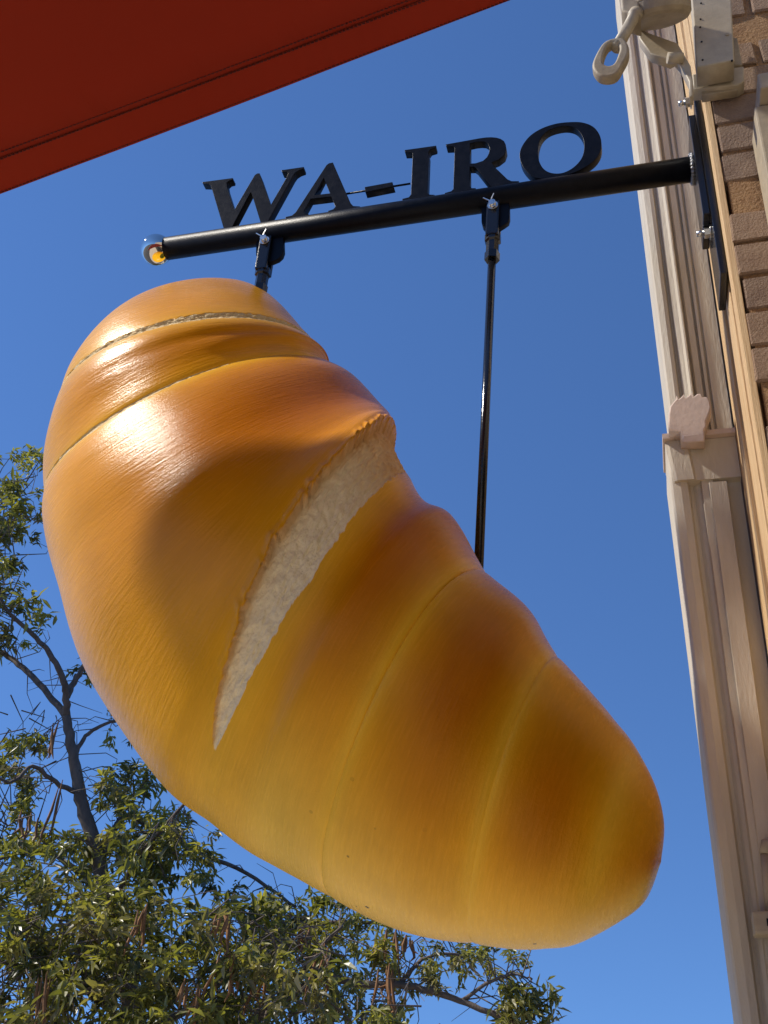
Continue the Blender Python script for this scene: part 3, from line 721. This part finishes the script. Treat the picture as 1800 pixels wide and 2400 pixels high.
aa = nt.nodes.new('ShaderNodeAttribute'); aa.attribute_name = 'paint'; vmm = nt.nodes.new('ShaderNodeVectorMath'); vmm.operation = 'MULTIPLY'
nt.links.new(src_, vmm.inputs[0]); nt.links.new(aa.outputs['Color'], vmm.inputs[1]); nt.links.new(vmm.outputs[0], pbb.inputs['Base Color'])
M['crumb2'] = mat('crumb_toasted', (.78, .54, .22), .75, color2=(.85, .70, .42), vscale=70, bump=.9, bscale=140)
grid_part('crust', crust_m, M['crust'], True)
o = grid_part('open_split', m3_, M['crumb']); o['label'] = 'pale rough open split running down the middle of the bread'
o = grid_part('crack', m1_, M['crumb2']); o['label'] = 'crumbly crack below the top end of the bread'
o = grid_part('crack', m2_, M['crumb2']); o['label'] = 'crumbly crack above the wide middle layer'

# ------------------------------------------------------------------ tree
tree = empty('tree')
tag(tree, 'leafy tree with dark forked trunk and brown hanging pods at lower left', 'tree')
YT = 9.0
def T(x, y, dy=0.0): return at(x * K, y * K, YT + dy)
def pxm(w, dy=0.0): return w * K * (YT + dy) / 2464 * 1.02
limbs = []
def limb(pts, w0, w1, name='limb', seg=5):
    P = [T(*p) for p in pts]
    # smooth
    out = []
    for i in range(len(P) - 1):
        p0, p1, p2, p3 = P[max(i-1, 0)], P[i], P[i+1], P[min(i+2, len(P)-1)]
        for k in range(seg):
            t = k / seg
            out.append(0.5*((2*p1)+(-p0+p2)*t+(2*p0-5*p1+4*p2-p3)*t*t+(-p0+3*p1-3*p2+p3)*t**3))
    out.append(P[-1])
    n = len(out); rad_ = [max(.006, (pxm(w0) * (1 - i/(n-1)) + pxm(w1) * i/(n-1)) / 2 * (1 + .10*noise.noise((i*.7, w0, 1.1)))) for i in range(n)]
    for i, p in enumerate(out[1:-1], 1):
        p += Vector((noise.noise((i*.9, w0, 3.)), 0, noise.noise((i*.9, w0, 9.)))) * .02
    limbs.append((out, rad_))
    return tube(name, out, rad_, M['bark'], tree, 10)
base = T(330, 2600, 0); 
tb = [(440, 3050, 0), (360, 2560, 0), (290, 2200, 0), (235, 1960, 0), (205, 1830, 0), (178, 1740, 0), (165, 1670, 0), (152, 1600, 0), (143, 1545, 0)]
limb(tb, 46, 21, 'trunk')
g_ = limbs[0][0][0]
tube('trunk', [Vector((g_.x, g_.y, -.3)), Vector((g_.x, g_.y, 0.5)), g_], [.17, .12, limbs[0][1][0]], M['bark'], tree, 12)
limb([(143, 1548, 0), (115, 1512, .1), (60, 1452, .2), (8, 1412, .3), (-60, 1370, .4), (-150, 1250, .5)], 18, 11)
limb([(143, 1548, 0), (143, 1500, -.1), (130, 1452, -.2), (100, 1402, -.3), (62, 1362, -.4), (10, 1310, -.5), (-40, 1200, -.5)], 20, 7)
limb([(145, 1505, 0), (165, 1465, .1), (200, 1415, .2), (250, 1340, .3), (330, 1250, .5)], 17, 8)
limb([(163, 1630, 0), (185, 1590, .1), (225, 1565, .2), (270, 1552, .3), (360, 1530, .4)], 12, 4)
limb([(172, 1715, 0), (120, 1690, -.2), (70, 1655, -.4), (20, 1690, -.6), (-60, 1640, -.8)], 13, 5)
limb([(215, 1870, 0), (265, 1765, .2), (330, 1790, .3), (430, 1842, .5), (530, 1885, .7), (640, 1960, .8)], 18, 7)
limb([(235, 1960, 0), (300, 1850, -.3), (360, 1780, -.5), (430, 1700, -.6)], 14, 5)
limb([(230, 1950, 0), (140, 1860, .3), (60, 1840, .4), (-40, 1870, .6)], 16, 6)
limb([(300, 2240, 0), (420, 2170, .3), (545, 2060, .3), (620, 2015, .3), (700, 1995, .3), (790, 1992, .3), (900, 2010, .2), (990, 2030, .2)], 17, 4)
limb([(320, 2330, 0), (480, 2260, -.3), (600, 2165, -.3), (700, 2115, -.3), (780, 2125, -.3), (880, 2130, -.3), (960, 2150, -.3), (1040, 2180, -.3), (1120, 2215, -.3), (1190, 2260, -.3)], 20, 8)
limb([(860, 2130, -.3), (910, 2075, -.2), (960, 2060, -.2), (1010, 2068, -.1)], 9, 4)
limb([(620, 2150, -.3), (680, 2060, -.4), (740, 2000, -.5)], 12, 5)
limb([(300, 2240, 0), (200, 2150, -.6), (110, 2080, -1.), (0, 2040, -1.2)], 16, 6)
limb([(360, 2500, 0), (210, 2330, .6), (80, 2230, 1.), (-60, 2190, 1.2)], 18, 7)
limb([(1000, 2160, -.3), (1060, 2120, -.3), (1110, 2105, -.3), (1150, 2115, -.3)], 8, 3)
nodes = [(p, r) for pts, rr_ in limbs for p, r in zip(pts, rr_)]
npos = np.array([p[:] for p, r in nodes])
# leaf clumps: where the photograph shows foliage, thick or thin
clumps = []
def scatter(n, x0, x1, y0, y1, dy0, dy1, keep=lambda x, y: 1.0, size=1.0):
    k = 0; tries = 0
    while k < n and tries < n * 40:
        tries += 1
        x, y = random.uniform(x0, x1), random.uniform(y0, y1)
        if random.random() > keep(x, y): continue
        clumps.append((T(x, y, random.uniform(dy0, dy1)), size * random.uniform(.75, 1.25))); k += 1
def top_edge(x):      # upper outline of the thick foliage
    return np.interp(x, [-200, 0, 120, 240, 330, 420, 520, 620, 700, 800, 900], [1800, 1800, 1830, 1800, 1840, 1880, 1920, 1975, 2040, 2110, 2190])
def gapn(x, y, f=.013): return noise.noise((x*f, y*f, 4.2))
scatter(620, -180, 900, 1790, 2420, -1.6, 1.4, lambda x, y: (1 if y > top_edge(x) + 40*gapn(x, y) else 0) * (0.25 if gapn(x, y) < -.12 else 1))
scatter(240, -150, 640, 1850, 2420, -2.0, -.9, lambda x, y: (1 if y > top_edge(x) + 90 + 60*gapn(x, y) else 0))
scatter(95, 215, 480, 1600, 1900, -.6, .6, lambda x, y: max(0, min(1, 1.1 - abs(y - (1560 + (x-180)*.9) - 130)/150)) * (.25 if gapn(x, y, .02) < 0 else 1), .9)
scatter(60, -60, 190, 1590, 1830, -.2, .8, lambda x, y: 0 if x > 100 and y < 1800 else (.2 if gapn(x, y, .02) < .05 else 1), .9)
scatter(190, -160, 95, 980, 1400, -.7, .6, lambda x, y: max(0, 1.0 - max(0, x) / 105) * (.2 if gapn(x, y, .016) < -.05 else 1), 1.0)
scatter(14, 170, 240, 1360, 1480, .1, .5, size=.8)
scatter(10, 230, 330, 1530, 1600, .2, .5, size=.7)
scatter(70, 560, 860, 1930, 2080, -.4, .6, lambda x, y: 1 if y > 1870 + (x-500)*.32 + 40*gapn(x, y) else 0, .8)
scatter(55, 800, 1130, 2040, 2140, -.5, .3, lambda x, y: .2 if gapn(x, y, .02) < 0 else 1, .62)
scatter(26, 1090, 1200, 2120, 2230, -.5, .0, size=.85)
twig_bm = bmesh.new()
LV, LF, LC = [], [], []
def leaf(p, d, L, W, c):
    d = d.normalized(); up = Vector((random.gauss(0, .6), random.gauss(0, .6), 1)).normalized()
    sd_ = d.cross(up)
    if sd_.length < .05: sd_ = d.cross(Vector((1, 0, 0)))
    sd_.normalize(); nn = sd_.cross(d).normalized()
    b0 = len(LV); droop = -nn * L * random.uniform(.05, .22); fold = nn * W * random.uniform(.15, .45)
    LV.extend([p, p + d*L*.35 + sd_*W*.5 + fold, p + d*L*.35 + droop*.2, p + d*L*.35 - sd_*W*.5 + fold,
               p + d*L*.72 + sd_*W*.36 + fold*.5 + droop*.5, p + d*L*.72 + droop*.6, p + d*L*.72 - sd_*W*.36 + fold*.5 + droop*.5, p + d*L + droop])
    for f in ((0, 1, 2), (0, 2, 3), (1, 4, 5, 2), (2, 5, 6, 3), (4, 7, 5), (5, 7, 6)):
        LF.append(tuple(b0 + i for i in f))
    LC.extend([c] * 8)
greens = [(.200, .190, .052), (.140, .138, .042), (.255, .235, .062), (.095, .096, .034), (.30, .265, .080), (.21, .180, .085)]
for c, sz in clumps:
    dd = np.linalg.norm(npos - np.array(c[:]), axis=1); k = int(random.choice(np.argsort(dd)[:7])); root = Vector(npos[k])
    v = c - root
    if v.length > .03:
        st = root if v.length < .55 else c - v * (.55 / v.length) * random.uniform(.6, 1)
        sp_ = Vector((random.gauss(0, .22), random.gauss(0, .22), random.gauss(.10, .16))) * min(.8, v.length)
        add_tube(twig_bm, [st, st.lerp(c, .33) + sp_*.8, st.lerp(c, .68) + sp_*.7, c], [min(.008, .003 + .006*v.length), .0045, .0035, .0022], 5)
    axis = (v.normalized() * .8 + Vector((random.gauss(0, .4), random.gauss(0, .4), random.gauss(.1, .3)))).normalized()
    gcol = greens[random.choices(range(6), (5, 4, 4, 3, 2, 3))[0]]
    for q in range(random.randint(20, 30)):
        t = random.uniform(-.5, .6)
        p = c + axis * (.17 * t * sz) + Vector((random.gauss(0, .03), random.gauss(0, .03), random.gauss(0, .03))) * sz
        d = axis * random.uniform(.0, .8) + Vector((random.gauss(0, .7), random.gauss(0, .7), random.gauss(-.30, .5)))
        w_ = random.uniform(.75, 1.3); col_ = tuple(x * w_ for x in gcol)
        leaf(p, d, random.choice((1, 1, 1, 1.35)) * random.uniform(.062, .125) * sz, random.uniform(.022, .042) * sz, col_)
# bare fine twigs
for _ in range(130):
    root, r = random.choice(nodes)
    if r > .12: continue
    d = Vector((random.gauss(0, 1), random.gauss(0, .6), random.gauss(.3, .9))).normalized(); L = random.uniform(.15, .55)
    p1_ = root + d*L*.5 + Vector((random.gauss(0, .03), 0, random.gauss(0, .03))); p2_ = root + d*L + Vector((random.gauss(0, .07), 0, -.05))
    add_tube(twig_bm, [root, p1_, p2_], [.006, .004, .0018], 4)
tag(from_bm('twigs', twig_bm, M['bark'], tree), kind='stuff')
ml = bpy.data.materials.new('leaf'); ml.use_nodes = True; nt = ml.node_tree; pb = nt.nodes['Principled BSDF']
atl = nt.nodes.new('ShaderNodeAttribute'); atl.attribute_name = 'tint'
nt.links.new(atl.outputs['Color'], pb.inputs['Base Color']); pb.inputs['Roughness'].default_value = .36; pb.inputs['Specular IOR Level'].default_value = .6
trl = nt.nodes.new('ShaderNodeBsdfTranslucent'); vms = nt.nodes.new('ShaderNodeVectorMath'); vms.operation = 'MULTIPLY'; vms.inputs[1].default_value = (1.9, 2.0, .7)
nt.links.new(atl.outputs['Color'], vms.inputs[0]); nt.links.new(vms.outputs[0], trl.inputs[0])
mxl = nt.nodes.new('ShaderNodeMixShader'); mxl.inputs[0].default_value = .36
nt.links.new(pb.outputs[0], mxl.inputs[1]); nt.links.new(trl.outputs[0], mxl.inputs[2]); nt.links.new(mxl.outputs[0], nt.nodes['Material Output'].inputs[0])
me = bpy.data.meshes.new('crown'); me.from_pydata([v[:] for v in LV], [], LF)
ca = me.color_attributes.new('tint', 'FLOAT_COLOR', 'POINT'); ca.data.foreach_set('color', np.concatenate([np.array(LC), np.ones((len(LC), 1))], 1).astype(np.float32).ravel())
tag(obj('crown', me, ml, tree), kind='stuff')
# brown dry pods hanging in bunches
def pods(x, y, dy, n, L):
    bm = bmesh.new(); c = T(x, y, dy)
    for _ in range(n):
        p = c + Vector((random.gauss(0, .035), random.gauss(0, .04), random.gauss(0, .03)))
        a = random.uniform(.5, 1) * L; sx = random.gauss(0, .12)
        pts = [p, p + Vector((sx*a*.4, 0, -a*.4)), p + Vector((sx*a + random.gauss(0, .02), random.gauss(0, .02), -a*.8)), p + Vector((sx*a*1.1 + random.gauss(0, .03), 0, -a))]
        add_tube(bm, pts, [.004, .014, .012, .003], 5)
    return from_bm('dry_pod_bunch', bm, M['dry'], tree)
for x, y, dy, n, L in ((318, 1960, -1.7, 4, .34), (482, 1985, -1.7, 7, .22), (497, 2040, -1.7, 6, .42), (840, 2010, -.4, 6, .24), (842, 2090, -.5, 7, .34), (705, 2050, -.5, 9, .42), (60, 1760, -.8, 5, .34), (100, 2110, -1.8, 6, .50), (655, 2010, -.4, 5, .2), (120, 1560, -.4, 3, .5), (880, 2020, -.3, 4, .22), (420, 2120, -1.7, 6, .3), (560, 2080, -1.2, 6, .3), (850, 2150, -.5, 6, .25), (130, 1700, -.5, 2, .55), (720, 1985, .2, 3, .16)):
    pods(x, y, dy, n, L)

# ------------------------------------------------------------------ stand every thing's Empty at its base
bpy.context.view_layer.update()
for o in [o for o in bpy.data.objects if o.type == 'EMPTY' and o.parent is None]:
    pts_ = [ch.matrix_world @ Vector(c) for ch in o.children if ch.type == 'MESH' for c in ch.bound_box]
    lo = Vector((min(p.x for p in pts_), min(p.y for p in pts_), min(p.z for p in pts_)))
    hi = Vector((max(p.x for p in pts_), max(p.y for p in pts_), max(p.z for p in pts_)))
    base_ = Vector(((lo.x + hi.x) / 2, (lo.y + hi.y) / 2, lo.z))
    o.location = base_
    for ch in o.children: ch.matrix_parent_inverse = Matrix.Translation(-base_)
